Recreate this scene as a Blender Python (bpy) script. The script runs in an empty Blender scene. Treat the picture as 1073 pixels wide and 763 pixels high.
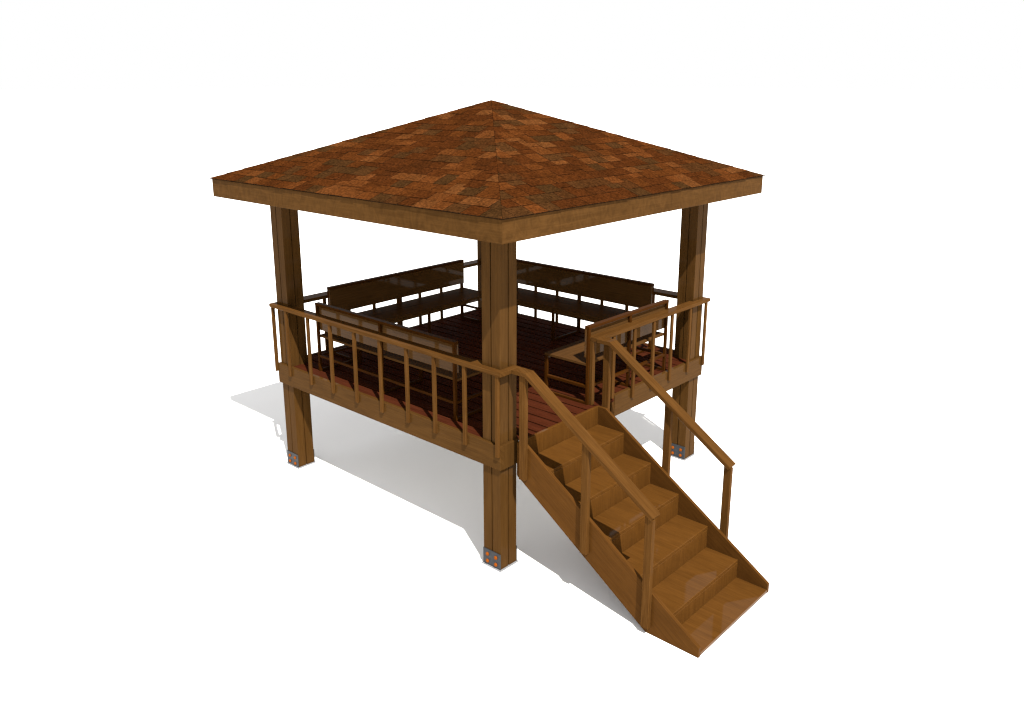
import bpy, bmesh, math, random
from mathutils import Vector, Matrix

random.seed(7)
SC = bpy.context.scene
COL = SC.collection

# ------------------------------------------------------------------ camera
cam_data = bpy.data.cameras.new("camera")
cam = bpy.data.objects.new("camera", cam_data)
COL.objects.link(cam)
cam.location = (5.9872, -6.2998, 4.0308)
cam.rotation_euler = (math.radians(90 - 14.8344), 0.0, math.radians(42.2052))
cam_data.sensor_width = 36.0
cam_data.lens = 885.733 / 1073.0 * 36.0
cam_data.shift_x = 0.4541 / 1073.0
cam_data.shift_y = -57.696 / 1073.0
cam_data.clip_start = 0.05
cam_data.clip_end = 2000.0
SC.camera = cam

# ------------------------------------------------------------------ light: white surround and one sun
world = bpy.data.worlds.new("World")
SC.world = world
world.use_nodes = True
bg = world.node_tree.nodes["Background"]
bg.inputs["Color"].default_value = (1.0, 1.0, 1.0, 1.0)
bg.inputs["Strength"].default_value = 0.5

sun_data = bpy.data.lights.new("sun", "SUN")
sun_data.energy = 5.0
sun_data.angle = math.radians(0.5)
sun_data.color = (1.0, 0.955, 0.89)
sun = bpy.data.objects.new("sun", sun_data)
COL.objects.link(sun)
SUN_DIR = Vector((-0.628, 0.330, -1.0))
sun.rotation_euler = SUN_DIR.to_track_quat("-Z", "Y").to_euler()
sun.location = (6, -3, 9)

SC.cycles.filter_width = 1.3
SC.view_settings.view_transform = "Standard"
SC.view_settings.look = "None"
SC.view_settings.exposure = 1.0
SC.view_settings.gamma = 1.0
SC.view_settings.use_curve_mapping = False

# ------------------------------------------------------------------ materials
def new_mat(name):
    m = bpy.data.materials.new(name)
    m.use_nodes = True
    nt = m.node_tree
    return m, nt, nt.nodes["Principled BSDF"]

def N(nt, kind, **kw):
    n = nt.nodes.new(kind)
    for k, v in kw.items():
        setattr(n, k, v)
    return n

def ramp(nt, stops):
    n = nt.nodes.new("ShaderNodeValToRGB")
    cr = n.color_ramp
    while len(cr.elements) < len(stops):
        cr.elements.new(0.5)
    for e, (p, c) in zip(cr.elements, stops):
        e.position = p
        e.color = (c[0], c[1], c[2], 1.0)
    return n

def mixc(nt, mode, fac, a, b):
    n = nt.nodes.new("ShaderNodeMix")
    n.data_type = "RGBA"
    n.blend_type = mode
    for sock, v in ((n.inputs[0], fac), (n.inputs[6], a), (n.inputs[7], b)):
        if hasattr(v, "is_linked"):
            nt.links.new(v, sock)
        elif isinstance(v, tuple):
            sock.default_value = (v[0], v[1], v[2], 1.0)
        else:
            sock.default_value = v
    return n.outputs[2]

def wood(name, dark, mid, light, rough=0.04, ior=1.12, figure=0.0, pore=0.22, reed=0.0):
    """Varnished timber; UV map 'grain' carries metres along (u) and across (v) each board."""
    m, nt, bs = new_mat(name)
    L = nt.links.new
    uv = N(nt, "ShaderNodeUVMap", uv_map="grain")
    def mapped(sx, sy):
        mp = N(nt, "ShaderNodeMapping")
        mp.inputs["Scale"].default_value = (sx, sy, 1.0)
        L(uv.outputs["UV"], mp.inputs["Vector"])
        return mp.outputs["Vector"]
    def noise(vec, scale, detail, rough_, dist):
        n = N(nt, "ShaderNodeTexNoise", noise_dimensions="2D")
        n.inputs["Scale"].default_value = scale
        n.inputs["Detail"].default_value = detail
        n.inputs["Roughness"].default_value = rough_
        n.inputs["Distortion"].default_value = dist
        L(vec, n.inputs["Vector"])
        return n.outputs["Fac"]
    streak = noise(mapped(3.0, 90.0), 1.0, 4.0, 0.62, 0.55)
    broad = noise(mapped(1.3, 7.0), 1.0, 3.0, 0.55, 1.1)
    fine = noise(mapped(9.0, 260.0), 1.0, 2.0, 0.6, 0.0)
    r1 = ramp(nt, [(0.28, dark), (0.50, mid), (0.74, light)])
    L(streak, r1.inputs["Fac"])
    r2 = ramp(nt, [(0.30, (0.88, 0.87, 0.85)), (0.70, (1.09, 1.08, 1.05))])
    L(broad, r2.inputs["Fac"])
    c = mixc(nt, "MULTIPLY", 1.0, r1.outputs["Color"], r2.outputs["Color"])
    r3 = ramp(nt, [(0.36, (0.62, 0.58, 0.52)), (0.50, (1.0, 1.0, 1.0))])
    L(fine, r3.inputs["Fac"])
    c = mixc(nt, "MULTIPLY", pore, c, r3.outputs["Color"])
    if figure:
        fg = noise(mapped(9.0, 5.0), 1.0, 3.0, 0.6, 2.2)
        r4 = ramp(nt, [(0.32, (0.80, 0.79, 0.76)), (0.66, (1.12, 1.10, 1.05))])
        L(fg, r4.inputs["Fac"])
        c = mixc(nt, "MULTIPLY", figure, c, r4.outputs["Color"])
    L(c, bs.inputs["Base Color"])
    rr = N(nt, "ShaderNodeMapRange")
    rr.inputs["To Min"].default_value = rough * 0.6
    rr.inputs["To Max"].default_value = rough * 1.5
    L(broad, rr.inputs["Value"])
    L(rr.outputs["Result"], bs.inputs["Roughness"])
    bs.inputs["IOR"].default_value = ior
    h = streak
    bump = N(nt, "ShaderNodeBump")
    bump.inputs["Strength"].default_value = 0.015
    bump.inputs["Distance"].default_value = 0.004
    L(h, bump.inputs["Height"])
    L(bump.outputs["Normal"], bs.inputs["Normal"])
    if reed:
        sep = N(nt, "ShaderNodeSeparateXYZ")
        L(uv.outputs["UV"], sep.inputs[0])
        mul = N(nt, "ShaderNodeMath", operation="MULTIPLY")
        mul.inputs[1].default_value = 2 * math.pi / reed
        L(sep.outputs["Y"], mul.inputs[0])
        sn = N(nt, "ShaderNodeMath", operation="SINE")
        L(mul.outputs[0], sn.inputs[0])
        b2 = N(nt, "ShaderNodeBump")
        b2.inputs["Strength"].default_value = 0.35
        b2.inputs["Distance"].default_value = 0.0015
        L(sn.outputs[0], b2.inputs["Height"])
        L(bump.outputs["Normal"], b2.inputs["Normal"])
        L(b2.outputs["Normal"], bs.inputs["Normal"])
    return m

M = {}
M["frame"] = wood("varnished_brown_wood", (0.0418, 0.0190, 0.0048), (0.0502, 0.0234, 0.0062), (0.0585, 0.0280, 0.0077), ior=1.055)
M["fascia"] = wood("figured_fascia_wood", (0.0470, 0.0218, 0.0064), (0.0537, 0.0255, 0.0077), (0.0605, 0.0292, 0.0092),
                   rough=0.2, ior=1.03, figure=0.8, pore=0.10)
M["rail"] = wood("golden_handrail_wood", (0.0446, 0.0188, 0.0046), (0.0592, 0.0261, 0.0066), (0.0737, 0.0340, 0.0095), rough=0.10, ior=1.035)
M["stair"] = wood("oiled_stair_wood", (0.0559, 0.0225, 0.0045), (0.0653, 0.0270, 0.0055), (0.0737, 0.0312, 0.0068), rough=0.03, ior=1.15, pore=0.3)
M["stringer"] = wood("oiled_stringer_wood", (0.0478, 0.0194, 0.0042), (0.0570, 0.0236, 0.0052), (0.0653, 0.0274, 0.0065), rough=0.08, ior=1.05, pore=0.3)
M["deck"] = wood("red_brown_deck_wood", (0.0282, 0.0070, 0.0029), (0.0391, 0.0099, 0.0042), (0.0500, 0.0137, 0.0061),
                 rough=0.5, ior=1.02, pore=0.5, reed=0.0305)
M["bench"] = wood("dark_bench_panel_wood", (0.050, 0.0235, 0.0070), (0.060, 0.0285, 0.0088), (0.070, 0.0340, 0.0110), rough=0.025, ior=1.125)
M["seat"] = wood("satin_bench_seat_wood", (0.0432, 0.0198, 0.0060), (0.0522, 0.0242, 0.0075), (0.0612, 0.0290, 0.0094), rough=0.3, ior=1.02)
M["bench_frame"] = wood("orange_brown_bench_frame", (0.0272, 0.0086, 0.0013), (0.0340, 0.0112, 0.0017), (0.0408, 0.0140, 0.0022), rough=0.2, ior=1.03)
M["pale"] = wood("pale_bounce_sheathing", (0.4050, 0.4050, 0.4050), (0.4500, 0.4500, 0.4500), (0.4950, 0.4950, 0.4950), rough=0.6, ior=1.2)  # unseen underside, made pale to bounce light into the ground shadow
M["dark"] = wood("dark_gap_shade", (0.004, 0.003, 0.002), (0.006, 0.004, 0.003), (0.008, 0.005, 0.004), rough=0.9, ior=1.01)  # near-black colour, paints the shade seen between deck planks
M["under"] = wood("bounce_roof_boards", (0.20, 0.125, 0.060), (0.26, 0.165, 0.080), (0.32, 0.21, 0.105), rough=0.5, ior=1.1)  # unseen roof underside, kept pale to bounce light into the interior

def steel(name, lo, hi):
    m, nt, bs = new_mat(name)
    L = nt.links.new
    tc = N(nt, "ShaderNodeTexCoord")
    n = N(nt, "ShaderNodeTexNoise")
    n.inputs["Scale"].default_value = 38.0
    n.inputs["Detail"].default_value = 4.0
    L(tc.outputs["Object"], n.inputs["Vector"])
    r = ramp(nt, [(0.3, lo), (0.7, hi)])
    L(n.outputs["Fac"], r.inputs["Fac"])
    L(r.outputs["Color"], bs.inputs["Base Color"])
    bs.inputs["Specular IOR Level"].default_value = 0.2
    bs.inputs["Roughness"].default_value = 0.45
    return m
M["steel"] = steel("bracket_steel", (0.011, 0.013, 0.016), (0.018, 0.021, 0.025))
M["zinc"] = steel("zinc_base_plate", (0.15, 0.155, 0.165), (0.20, 0.205, 0.215))

def bolt_mat():
    m, nt, bs = new_mat("orange_bolt_cap")
    L = nt.links.new
    tc = N(nt, "ShaderNodeTexCoord")
    n = N(nt, "ShaderNodeTexNoise")
    n.inputs["Scale"].default_value = 120.0
    L(tc.outputs["Object"], n.inputs["Vector"])
    r = ramp(nt, [(0.3, (0.150, 0.034, 0.0015)), (0.7, (0.180, 0.043, 0.0025))])
    L(n.outputs["Fac"], r.inputs["Fac"])
    L(r.outputs["Color"], bs.inputs["Base Color"])
    bs.inputs["Roughness"].default_value = 0.6
    bs.inputs["Specular IOR Level"].default_value = 0.05
    return m
M["bolt"] = bolt_mat()

def shingle_mat():
    m, nt, bs = new_mat("asphalt_shingle")
    L = nt.links.new
    at = N(nt, "ShaderNodeAttribute", attribute_name="tint")
    r = ramp(nt, [(0.0, (0.0260, 0.0120, 0.0040)), (0.16, (0.0335, 0.0138, 0.0044)), (0.34, (0.0300, 0.0094, 0.0025)),
                  (0.52, (0.0352, 0.0106, 0.0026)), (0.70, (0.0432, 0.0135, 0.0032)), (0.86, (0.0545, 0.0173, 0.0043)),
                  (1.0, (0.0620, 0.0225, 0.0064))])
    L(at.outputs["Fac"], r.inputs["Fac"])
    tc = N(nt, "ShaderNodeTexCoord")
    n1 = N(nt, "ShaderNodeTexNoise")
    n1.inputs["Scale"].default_value = 48.0
    n1.inputs["Detail"].default_value = 4.0
    n1.inputs["Roughness"].default_value = 0.75
    L(tc.outputs["Object"], n1.inputs["Vector"])
    g = ramp(nt, [(0.34, (0.22, 0.21, 0.20)), (0.50, (0.95, 0.95, 0.95)), (0.66, (1.9, 1.85, 1.75))])
    L(n1.outputs["Fac"], g.inputs["Fac"])
    edge = N(nt, "ShaderNodeMath", operation="LESS_THAN")
    edge.inputs[1].default_value = -0.5
    L(at.outputs["Fac"], edge.inputs[0])
    c0 = mixc(nt, "MIX", edge.outputs[0], r.outputs["Color"], (0.015, 0.0075, 0.0038))
    c = mixc(nt, "MULTIPLY", 0.75, c0, g.outputs["Color"])
    n2 = N(nt, "ShaderNodeTexNoise")
    n2.inputs["Scale"].default_value = 7.0
    n2.inputs["Detail"].default_value = 3.0
    L(tc.outputs["Object"], n2.inputs["Vector"])
    g2 = ramp(nt, [(0.35, (0.86, 0.86, 0.84)), (0.65, (1.1, 1.08, 1.06))])
    L(n2.outputs["Fac"], g2.inputs["Fac"])
    c = mixc(nt, "MULTIPLY", 1.0, c, g2.outputs["Color"])
    L(c, bs.inputs["Base Color"])
    bs.inputs["Roughness"].default_value = 0.9
    bs.inputs["Specular IOR Level"].default_value = 0.0
    bp = N(nt, "ShaderNodeBump")
    bp.inputs["Strength"].default_value = 0.5
    bp.inputs["Distance"].default_value = 0.003
    L(n1.outputs["Fac"], bp.inputs["Height"])
    L(bp.outputs["Normal"], bs.inputs["Normal"])
    return m
M["shingle"] = shingle_mat()

def ground_mat():
    m, nt, bs = new_mat("white_ground")
    L = nt.links.new
    tc = N(nt, "ShaderNodeTexCoord")
    n = N(nt, "ShaderNodeTexNoise")
    n.inputs["Scale"].default_value = 0.8
    n.inputs["Detail"].default_value = 3.0
    L(tc.outputs["Object"], n.inputs["Vector"])
    r = ramp(nt, [(0.3, (0.85, 0.85, 0.85)), (0.7, (0.87, 0.87, 0.87))])
    L(n.outputs["Fac"], r.inputs["Fac"])
    L(r.outputs["Color"], bs.inputs["Base Color"])
    bs.inputs["Roughness"].default_value = 1.0
    bs.inputs["Specular IOR Level"].default_value = 0.0
    return m
M["ground"] = ground_mat()

# ------------------------------------------------------------------ mesh helpers
def empty(name, parent=None, loc=(0, 0, 0), rotz=0.0):
    o = bpy.data.objects.new(name, None)
    o.empty_display_size = 0.2
    COL.objects.link(o)
    o.location = loc
    o.rotation_euler = (0, 0, rotz)
    if parent:
        o.parent = parent
    return o

class MB:
    """Collects boards into one mesh with a 'grain' UV map (u along the board, in metres)."""
    def __init__(self):
        self.bm = bmesh.new()
        self.uv = self.bm.loops.layers.uv.new("grain")

    def _grain(self, faces, along, across, third):
        ou, ov = random.uniform(0, 40), random.uniform(0, 40)
        for f in faces:
            for lp in f.loops:
                p = lp.vert.co
                lp[self.uv].uv = (p.dot(along) + ou, p.dot(across) + p.dot(third) + ov)

    def _merge(self, tmp, along, bevel):
        if bevel:
            bmesh.ops.bevel(tmp, geom=list(tmp.edges), offset=bevel, segments=1, affect="EDGES", clamp_overlap=True)
        bmesh.ops.recalc_face_normals(tmp, faces=list(tmp.faces))
        a = Vector(along).normalized()
        ref = Vector((0, 0, 1)) if abs(a.z) < 0.8 else Vector((1, 0, 0))
        b = a.cross(ref).normalized()
        c = a.cross(b).normalized()
        vm = {}
        new = []
        for v in tmp.verts:
            vm[v.index] = self.bm.verts.new(v.co)
        for f in tmp.faces:
            try:
                new.append(self.bm.faces.new([vm[v.index] for v in f.verts]))
            except ValueError:
                pass
        self._grain(new, a, b, c)
        tmp.free()

    def box(self, x0, x1, y0, y1, z0, z1, along=None, bevel=0.0025):
        tmp = bmesh.new()
        bmesh.ops.create_cube(tmp, size=1.0)
        s = (x1 - x0, y1 - y0, z1 - z0)
        for v in tmp.verts:
            v.co = Vector(((x0 + x1) / 2 + v.co.x * s[0], (y0 + y1) / 2 + v.co.y * s[1], (z0 + z1) / 2 + v.co.z * s[2]))
        if along is None:
            k = max(range(3), key=lambda i: s[i])
            along = [(1, 0, 0), (0, 1, 0), (0, 0, 1)][k]
        tmp.verts.index_update()
        self._merge_idx(tmp, along, min(bevel, min(s) * 0.2))
        return self

    def _merge_idx(self, tmp, along, bevel):
        if bevel:
            bmesh.ops.bevel(tmp, geom=list(tmp.edges), offset=bevel, segments=1, affect="EDGES", clamp_overlap=True)
        tmp.verts.index_update()
        self._merge(tmp, along, 0)

    def prism(self, poly, vec, along, bevel=0.0025):
        """poly: list of 3-D points of one end face; vec: extrusion."""
        tmp = bmesh.new()
        a = [tmp.verts.new(p) for p in poly]
        b = [tmp.verts.new(Vector(p) + Vector(vec)) for p in poly]
        n = len(poly)
        tmp.faces.new(a)
        tmp.faces.new(list(reversed(b)))
        for i in range(n):
            tmp.faces.new([a[i], a[(i + 1) % n], b[(i + 1) % n], b[i]][::-1])
        bmesh.ops.recalc_face_normals(tmp, faces=list(tmp.faces))
        self._merge_idx(tmp, along, bevel)
        return self

    def build(self, name, mat, parent=None):
        me = bpy.data.meshes.new(name)
        self.bm.to_mesh(me)
        self.bm.free()
        me.materials.append(mat)
        o = bpy.data.objects.new(name, me)
        COL.objects.link(o)
        if parent:
            o.parent = parent
        return o

def tag(o, label=None, cat=None, group=None, kind=None):
    if label: o["label"] = label
    if cat: o["category"] = cat
    if group: o["group"] = group
    if kind: o["kind"] = kind
    return o

def copy_tree(o, parent=None):
    c = o.copy()
    COL.objects.link(c)
    if parent:
        c.parent = parent
    for ch in list(o.children):
        copy_tree(ch, c)
    return c

# ------------------------------------------------------------------ ground
g = bmesh.new()
bmesh.ops.create_circle(g, cap_ends=True, segments=96, radius=900.0)
gm = bpy.data.meshes.new("ground")
g.to_mesh(gm); g.free()
gm.materials.append(M["ground"])
ground = bpy.data.objects.new("ground", gm)
COL.objects.link(ground)
tag(ground, "seamless matte white ground under and all around the gazebo", "ground", kind="structure")

# ------------------------------------------------------------------ gazebo
gaz = empty("gazebo")
tag(gaz, "raised square brown timber gazebo with shingled hip roof and front stairs", "gazebo")

P, PW = 1.597, 0.198           # outer face and width of a post
A = 1.6233                      # outer face of the rim boards
DECK = 1.163
ZT = 3.1245                    # top of the fascia
FH = 0.181
EAVE = 2.0
APEX = 3.8837
RAIL_T, RAIL_B = 1.820, 1.783

# --- posts on steel feet
def make_post():
    h = PW / 2
    gw, gd = 0.006, 0.014
    prof = []
    for k in range(4):
        c, s = math.cos(k * math.pi / 2), math.sin(k * math.pi / 2)
        side = [(h, -h), (h, -gw), (h - gd, -gw), (h - gd, gw), (h, gw)]
        prof += [(c * x - s * y, s * x + c * y, 0.012) for x, y in side]
    b = MB()
    b.prism(prof, (0, 0, ZT - FH + 0.03 - 0.012), (0, 0, 1), bevel=0)
    return b.build("post", M["frame"], gaz)

def make_foot(post):
    h = PW / 2
    MB().box(-h - 0.014, h + 0.014, -h - 0.018, h + 0.018, 0.0, 0.0115).build("base_plate", M["zinc"], post)
    for s in (-1, 1):
        b = MB()
        y0, y1 = sorted((s * (h + 0.001), s * (h + 0.008)))
        b.box(-h - 0.003, h + 0.003, y0, y1, 0.0118, 0.158, bevel=0.0015)
        b.build("anchor_bracket", M["steel"], post)
    for s in (-1, 1):
        for dx in (-0.049, 0.049):
            for z in (0.046, 0.112):
                t = bmesh.new()
                bmesh.ops.create_uvsphere(t, u_segments=14, v_segments=8, radius=0.0185)
                for v in t.verts:
                    v.co.z = max(v.co.z, 0.0) * 0.8
                bmesh.ops.remove_doubles(t, verts=list(t.verts), dist=1e-5)
                bmesh.ops.transform(t, matrix=Matrix.Translation((dx, s * (h + 0.008), z)) @
                                    Matrix.Rotation(math.radians(90 * s * -1), 4, "X"), verts=list(t.verts))
                bmesh.ops.recalc_face_normals(t, faces=list(t.faces))
                me = bpy.data.meshes.new("bolt")
                t.to_mesh(me); t.free()
                for p in me.polygons: p.use_smooth = True
                me.materials.append(M["bolt"])
                o = bpy.data.objects.new("bolt", me)
                COL.objects.link(o)
                o.parent = post

post0 = make_post()
make_foot(post0)
c = P - PW / 2
for i, (x, y) in enumerate(((c, -c), (-c, -c), (c, c), (-c, c))):
    o = post0 if i == 0 else copy_tree(post0, gaz)
    o.location = (x, y, 0)

# --- rim boards round the platform
Z0, Z1 = 0.952, 1.167
T = 0.040
MB().box(-A, A, -A, -A + T, Z0, Z1).build("rim_board", M["frame"], gaz)
MB().box(-A, A, A - T, A, Z0, Z1).build("rim_board", M["frame"], gaz)
MB().box(-A, -A + T, -A + T, A - T, Z0, Z1).build("rim_board", M["frame"], gaz)
MB().box(A - T, A, -0.022, A - T, Z0, Z1).build("rim_board", M["frame"], gaz)
MB().box(A - T, A, -A + T, -1.395, Z0, Z1).build("rim_board", M["frame"], gaz)
MB().box(A - T - 0.045, A - T - 0.002, -1.39, 1.39, Z0 + 0.01, 1.10).build("joist", M["frame"], gaz)

# --- deck planks running along x, over an added dark sheet that stands in for shade in the gaps
b = MB()
y = -A + T + 0.002
pw, gap = 0.111, 0.022
ymax = A - T - 0.002
n = int((ymax - y + gap) / (pw + gap))
pw = (ymax - y + gap) / n - gap
inner = P - PW
for k in range(n):
    ya, yb = y + k * (pw + gap), y + k * (pw + gap) + pw
    x1 = A - T - 0.002
    if ya > -1.433 and yb < -0.020:
        x1 = 1.657
    b.box(-A + T + 0.002, x1, ya, yb, DECK - 0.028, DECK, along=(1, 0, 0), bevel=0.003)
b.build("deck", M["deck"], gaz)
MB().box(-A + T + 0.003, A - T - 0.003, -A + T + 0.003, A - T - 0.003, DECK - 0.034, DECK - 0.030, bevel=0).build("gap_shade_sheet", M["dark"], gaz)
MB().box(-A + T + 0.003, A - T - 0.003, -A + T + 0.003, A - T - 0.003, 1.100, DECK - 0.035).build("bounce_subfloor", M["pale"], gaz)  # pale slab added below the sheet, brightens the shaded ground

# --- railings: flat top board and square-cut balusters fixed to the rim faces
RO, RI = 1.6567, 1.549
BZ0 = 1.073
def railing(board, mid_list, axis, face, bz0=BZ0):
    r = MB().box(*board, RAIL_B, RAIL_T).build("railing", M["rail"], gaz)
    for m_ in mid_list:
        bb = MB()
        lo, hi = sorted((face * (A + 0.001), face * (A + 0.0245)))
        if axis == "x":
            bb.box(m_ - 0.0185, m_ + 0.0185, lo, hi, bz0, RAIL_B - 0.001)
        else:
            bb.box(lo, hi, m_ - 0.0185, m_ + 0.0185, bz0, RAIL_B - 0.001)
        bb.build("baluster", M["rail"], r)
    return r

railing((-RO, RO, -RO, -RI), [1.604, 1.227, 0.855, 0.496, 0.126, -0.251, -0.629, -0.999, -1.376], "x", -1)
RB = 1.505                      # the rails at the back of the deck are wider
railing((-RO, -RB, -RI + 0.001, RB - 0.001), [-1.645 + 0.019, -1.32, -0.976, -0.650, -0.288, 0.075, 0.424, 0.785, 1.15, 1.50], "y", -1)
railing((-RO, RO, RB, RO), [-1.52, -1.15, -0.796, -0.445, -0.105, 0.241, 0.597, 0.95, 1.30], "x", 1)
rr = railing((RI, RO, -0.372, RB - 0.001), [1.604, 1.283, 0.928, 0.593, 0.258], "y", 1)
MB().box(A + 0.001, A + 0.0245, -0.105, -0.065, 0.965, RAIL_B - 0.001).build("baluster", M["rail"], rr)
MB().box(1.570, 1.610, -0.371, -0.331, DECK + 0.001, RAIL_B - 0.001).build("baluster", M["rail"], rr)
railing((RI, RO, -RI + 0.001, -1.4235), [], "y", 1)

# small mitred lug where the front railing meets the front post
lug = [(1.265, -RI + 0.0005), (1.398, -RI + 0.0005), (1.325, -RI + 0.045), (1.285, -RI + 0.045)]
MB().prism([(x, y, 1.7855) for x, y in lug], (0, 0, 0.034), (1, 0, 0)).build("rail_lug", M["rail"], gaz)

# ------------------------------------------------------------------ staircase
st = empty("staircase", gaz, (1.66, -0.904, 0))
sx, sy = 1.66, -0.904
Y0, Y1 = -1.4689, -0.3392
TH = 0.030
def off(p):
    return (p[0] - sx, p[1] - sy, p[2])
XS, XE = 1.664, 3.4385
prof = [(XS, 1.173), (1.766, 1.173), (XE, 0.083), (XE, 0.0), (2.978, 0.0), (XS, (2.978 - XS) * 0.665)]
for yy in (Y0, Y1 - TH):
    MB().prism([off((x, yy, z)) for x, z in prof], (0, TH, 0), (1, 0, -0.66), bevel=0.003).build("stringer", M["stringer"], st)
R = 0.1996
X1, G = 1.6864, 0.2952
ya, yb = Y0 + TH + 0.001, Y1 - TH - 0.001
for k in range(6):
    zt = (6 - k) * R - (0.0226 if k == 0 else 0)
    xf = X1 + k * G
    zlow = (5 - k) * R + 0.0005 if k < 5 else 0.0335
    MB().box(xf - 0.026 - sx, xf - sx, ya - sy, yb - sy, zlow, (zt if k == 0 else zt - 0.0305), along=(0, 0, 1), bevel=0.002).build("riser", M["stair"], st)
    # tread k runs from this riser to the next nose
    zz = (5 - k) * R if k < 5 else 0.033
    xn = X1 + (k + 1) * G if k < 5 else XE - 0.002
    MB().box(xf + 0.0005 - 0.027 - sx, xn - sx, ya - sy, yb - sy, zz - 0.030, zz, along=(1, 0, 0), bevel=0.003).build("tread", M["stair"], st)

def rail_z(x):
    return 1.820 - (x - 1.804) * 0.6628
for (y0, y1, n0, n1, xtop) in ((-1.527, -1.424, -1.5090, -1.4695, 1.7217), (-0.384, -0.281, -0.3387, -0.2990, 1.7020)):
    xe = 3.040
    th = 0.037 * math.sqrt(1 + 0.6628 ** 2)
    ex, ez = 0.037 * 0.547, 0.037 * 0.837
    poly = [(1.6575, 1.820), (1.804, 1.820), (xe, rail_z(xe)), (xe - ex, rail_z(xe) - ez), (1.7925, 1.783), (1.6575, 1.783)]
    h = MB().prism([off((x, y0, z)) for x, z in poly], (0, y1 - y0, 0), (1, 0, -0.65), bevel=0.003).build("handrail", M["rail"], st)
    for xl in (xtop, 2.3669, 2.9598):
        xr = xl + 0.066
        zb = max(0.045, 0.872 - (xl - 1.7217) * 0.655)
        pts = [(xl, zb), (xr, zb), (xr, min(rail_z(xr) - th - 0.001, 1.7815)), (xl, min(rail_z(xl) - th - 0.001, 1.7815))]
        MB().prism([off((x, n0, z)) for x, z in pts], (0, n1 - n0, 0), (0, 0, 1)).build("newel_post", M["rail"], st)

# ------------------------------------------------------------------ roof
def clip(poly, nx, ny, d):
    out = []
    for i in range(len(poly)):
        p, q = poly[i], poly[(i + 1) % len(poly)]
        a_, b_ = p[0] * nx + p[1] * ny - d, q[0] * nx + q[1] * ny - d
        if a_ <= 0: out.append(p)
        if (a_ < 0 < b_) or (b_ < 0 < a_):
            t = a_ / (a_ - b_)
            out.append((p[0] + (q[0] - p[0]) * t, p[1] + (q[1] - p[1]) * t))
    return out

RISE = APEX - ZT
SLEN = math.hypot(EAVE, RISE)
COURSES = 17
EXP = SLEN / COURSES
UP = Vector((0, EAVE / SLEN, RISE / SLEN))
NRM = Vector((0, -RISE / SLEN, EAVE / SLEN))

def shingle_slope(rot, seed, parent):
    rnd = random.Random(seed)
    bm = bmesh.new()
    tint = bm.faces.layers.float.new("tint")
    mat = Matrix.Rotation(rot, 4, "Z")
    def to3(s, t, lift):
        return mat @ (Vector((s, -EAVE, ZT)) + UP * t + NRM * lift)
    def add(poly, t0, thick, tv):
        # clip to the hips
        hw = EAVE / SLEN
        poly = clip(poly, 1, hw, EAVE)
        poly = clip(poly, -1, hw, EAVE)
        if len(poly) < 3: return
        def lift(t):
            return max(0.0008, 0.004 + thick * (1.0 - (t - t0) / (EXP * 1.02)))
        top = [bm.verts.new(to3(s, t, lift(t))) for s, t in poly]
        bot = [bm.verts.new(to3(s, t, -0.002)) for s, t in poly]
        f = bm.faces.new(top)
        f[tint] = tv
        for i in range(len(poly)):
            j = (i + 1) % len(poly)
            f = bm.faces.new((top[j], top[i], bot[i], bot[j]))
            f[tint] = -1.0                     # cut asphalt edge, darkened to paint the shadow lines between tabs
    prev = 0.5
    for k in range(COURSES):
        t0 = k * EXP - (0.004 if k == 0 else 0)
        t1 = min(SLEN, (k + 1) * EXP + 0.55 * EXP)
        hwid = EAVE * (1 - k * EXP / SLEN) + 0.05
        x = -hwid - (0.09 if k % 2 else 0.0) - rnd.uniform(0, 0.03)
        while x < hwid:
            w = rnd.choice((0.155, 0.165, 0.175, 0.185, 0.2))
            if rnd.random() < 0.93:
                u = rnd.random()
                prev = (rnd.uniform(0.0, 0.12) if u < 0.10 else rnd.uniform(0.14, 0.24) if u < 0.20 else
                        rnd.uniform(0.36, 0.58) if u < 0.58 else rnd.uniform(0.62, 0.78) if u < 0.80 else rnd.uniform(0.82, 0.98))
            tv = min(1, max(0, prev + rnd.uniform(-0.05, 0.05)))
            gp = 0.0022
            up = 0.0 if k == 0 else rnd.choice((0.0, 0.0, 0.0, 0.0, 0.0, 0.4)) * EXP
            jit = rnd.uniform(-0.003, 0.003)
            add([(x + gp, t0 + up + jit), (x + w - gp, t0 + up + jit), (x + w - gp, t1), (x + gp, t1)],
                t0, rnd.choice((0.002, 0.003, 0.0045)), tv)
            x += w
    me = bpy.data.meshes.new("shingle_slope")
    bm.to_mesh(me); bm.free()
    me.materials.append(M["shingle"])
    o = bpy.data.objects.new("shingle_slope", me)
    COL.objects.link(o)
    o.parent = parent
    return o

# roof boarding (the part), with its fascia boards, hip rafters and shingled slopes
bm = bmesh.new()
rf = MB()
ins = 0.024
for k in range(4):
    m_ = Matrix.Rotation(k * math.pi / 2, 4, "Z")
    # sloping board panel 22 mm thick, from inside the fascia to the apex
    e = EAVE - ins
    d = ins * RISE / EAVE
    q = 0.056
    top = [(-EAVE + q, -EAVE + q, ZT - 0.003 + q * RISE / EAVE), (EAVE - q, -EAVE + q, ZT - 0.003 + q * RISE / EAVE), (0, 0, APEX - 0.003)]
    bot = [(p[0], p[1], p[2] - 0.024) for p in top]
    tmp = bmesh.new()
    va = [tmp.verts.new(m_ @ Vector(p)) for p in top]
    vb = [tmp.verts.new(m_ @ Vector(p)) for p in bot]
    tmp.faces.new(va)
    tmp.faces.new(vb[::-1])
    for i, j in ((0, 1),):
        tmp.faces.new((va[j], va[i], vb[i], vb[j]))
    bmesh.ops.recalc_face_normals(tmp, faces=list(tmp.faces))
    tmp.verts.index_update()
    rf._merge(tmp, m_ @ Vector((1, 0, 0)), 0)
roof = rf.build("roof", M["under"], gaz)
F = EAVE - 0.010
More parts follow.
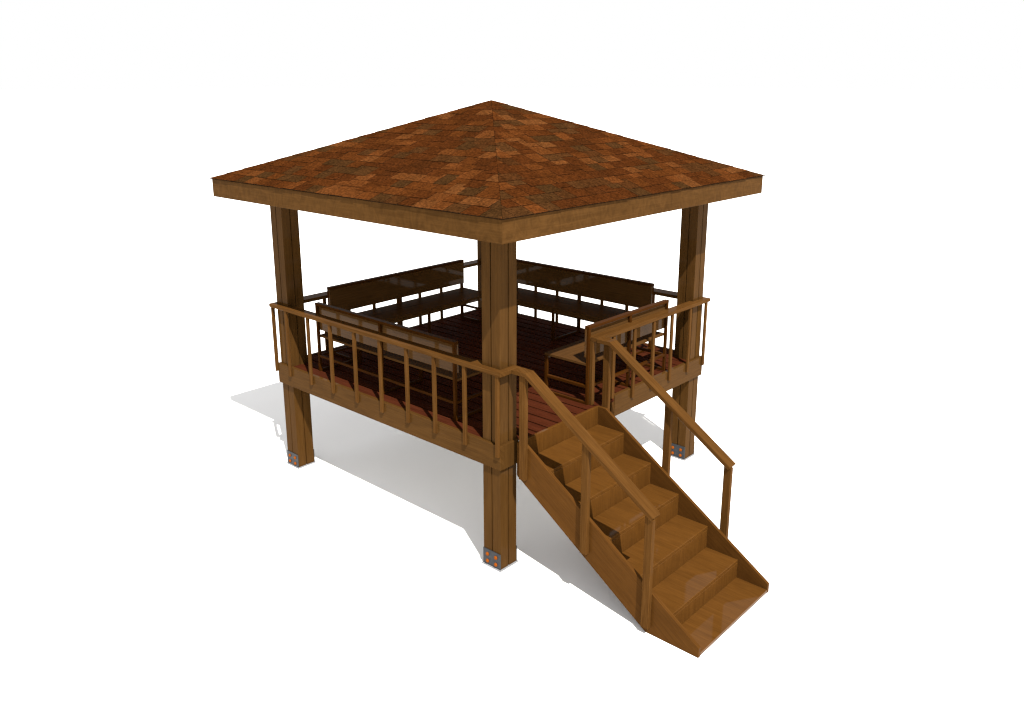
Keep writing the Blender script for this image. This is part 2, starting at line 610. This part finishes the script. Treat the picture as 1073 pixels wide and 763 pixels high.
zb, zt_ = ZT - FH, ZT - 0.006
FT = 0.040
for k in range(4):
    m_ = Matrix.Rotation(k * math.pi / 2, 4, "Z")
    poly = [m_ @ Vector(p) for p in ((-F, -F, zb), (F, -F, zb), (F - FT, -F + FT, zb), (-F + FT, -F + FT, zb))]
    MB().prism(poly, (0, 0, zt_ - zb), m_ @ Vector((1, 0, 0)), bevel=0.0015).build("fascia_board", M["fascia"], roof)
    shingle_slope(k * math.pi / 2, 11 + k, roof)
    # wall plate linking the post heads
    q = P - 0.015
    poly = [m_ @ Vector(p) for p in ((-q, -q, zb + 0.012), (q, -q, zb + 0.012), (q - 0.14, -q + 0.14, zb + 0.012), (-q + 0.14, -q + 0.14, zb + 0.012))]
    MB().prism(poly, (0, 0, 0.14), m_ @ Vector((1, 0, 0))).build("wall_plate", M["frame"], roof)
    # hip rafter
    a0 = m_ @ Vector((-F + 0.06, -F + 0.06, zb + 0.04))
    a1 = m_ @ Vector((-0.03, -0.03, APEX - 0.16))
    dv = (a1 - a0)
    sd = dv.cross(Vector((0, 0, 1))).normalized() * 0.03
    MB().prism([a0 - sd, a0 + sd, a0 + sd + Vector((0, 0, 0.10)), a0 - sd + Vector((0, 0, 0.10))], dv, dv).build("hip_rafter", M["under"], roof)

# ------------------------------------------------------------------ benches
def make_bench(L):
    """Bench of length L along local x, back along y = 0, sitter faces +y, base on z = 0."""
    r = empty("bench")
    S = 0.028
    D = 0.525
    SH = 0.400
    BT = 0.755
    ends = (0.0, (L - S) / 2, L - S)
    # rear uprights and front legs
    for k, x in enumerate(ends):
        MB().box(x, x + S, 0.0, S, 0.0, BT - 0.0285, bevel=0.0015).build("back_leg", M["bench_frame"], r)
        MB().box(x, x + S, D - S - 0.004, D - 0.004, 0.0, SH - 0.026, bevel=0.0015).build("front_leg", M["bench_frame"], r)
        MB().box(x + 0.001, x + S - 0.001, S + 0.0005, D - S - 0.0045, 0.001, 0.024, bevel=0.0015).build("foot_bar", M["bench_frame"], r)
        if k != 1:
            MB().box(x + 0.001, x + S - 0.001, S + 0.0005, D - S - 0.0045, 0.160, 0.186, bevel=0.0015).build("side_stretcher", M["bench_frame"], r)
    for x0, x1 in ((ends[0] + S, ends[1]), (ends[1] + S, ends[2])):
        MB().box(x0 + 0.0005, x1 - 0.0005, 0.001, S - 0.001, 0.160, 0.186, bevel=0.0015).build("long_stretcher", M["bench_frame"], r)
    # seat panel on a thin frame
    MB().box(0.002, L - 0.002, S + 0.002, D, SH - 0.0245, SH, along=(1, 0, 0)).build("seat", M["seat"], r)
    MB().box(S + 0.002, L - S - 0.002, D - S, D - 0.006, SH - 0.057, SH - 0.025).build("front_apron", M["bench"], r)
    # back: panel in front of the uprights, capped by a thin frame bar
    bk = MB().box(-0.001, L + 0.001, S + 0.001, S + 0.021, 0.455, BT - 0.0285, along=(1, 0, 0)).build("backrest", M["bench"], r)
    MB().box(-0.001, L + 0.001, -0.001, S + 0.022, BT - 0.028, BT, bevel=0.0015).build("top_rail", M["bench_frame"], bk)
    return r

LONG = 2.035
GROUP = "benches round the gazebo deck"
bC = make_bench(LONG)
bC.location = (-1.085, -1.480, DECK); bC.scale = (1, 1, 0.965)
tag(bC, "long brown bench seen from behind, along the railing between left and front posts", "bench", GROUP)
bA = copy_tree(bC)
bA.scale = (1, 1, 1); bA.location = (-1.480, 0.990, DECK); bA.rotation_euler = (0, 0, -math.pi / 2)
tag(bA, "long dark bench facing the stairs from the far left edge of the deck", "bench", GROUP)
bB = copy_tree(bC)
bB.scale = (1, 1, 1); bB.location = (1.055, 1.480, DECK); bB.rotation_euler = (0, 0, math.pi)
tag(bB, "long dark bench seen right of the front post, along the deck's back edge", "bench", GROUP)
bD = make_bench(1.340)
bD.location = (1.575, -0.390, DECK); bD.rotation_euler = (0, 0, math.pi / 2)
tag(bD, "short bench beside the top of the stairs with sunlight on its seat", "bench", GROUP)
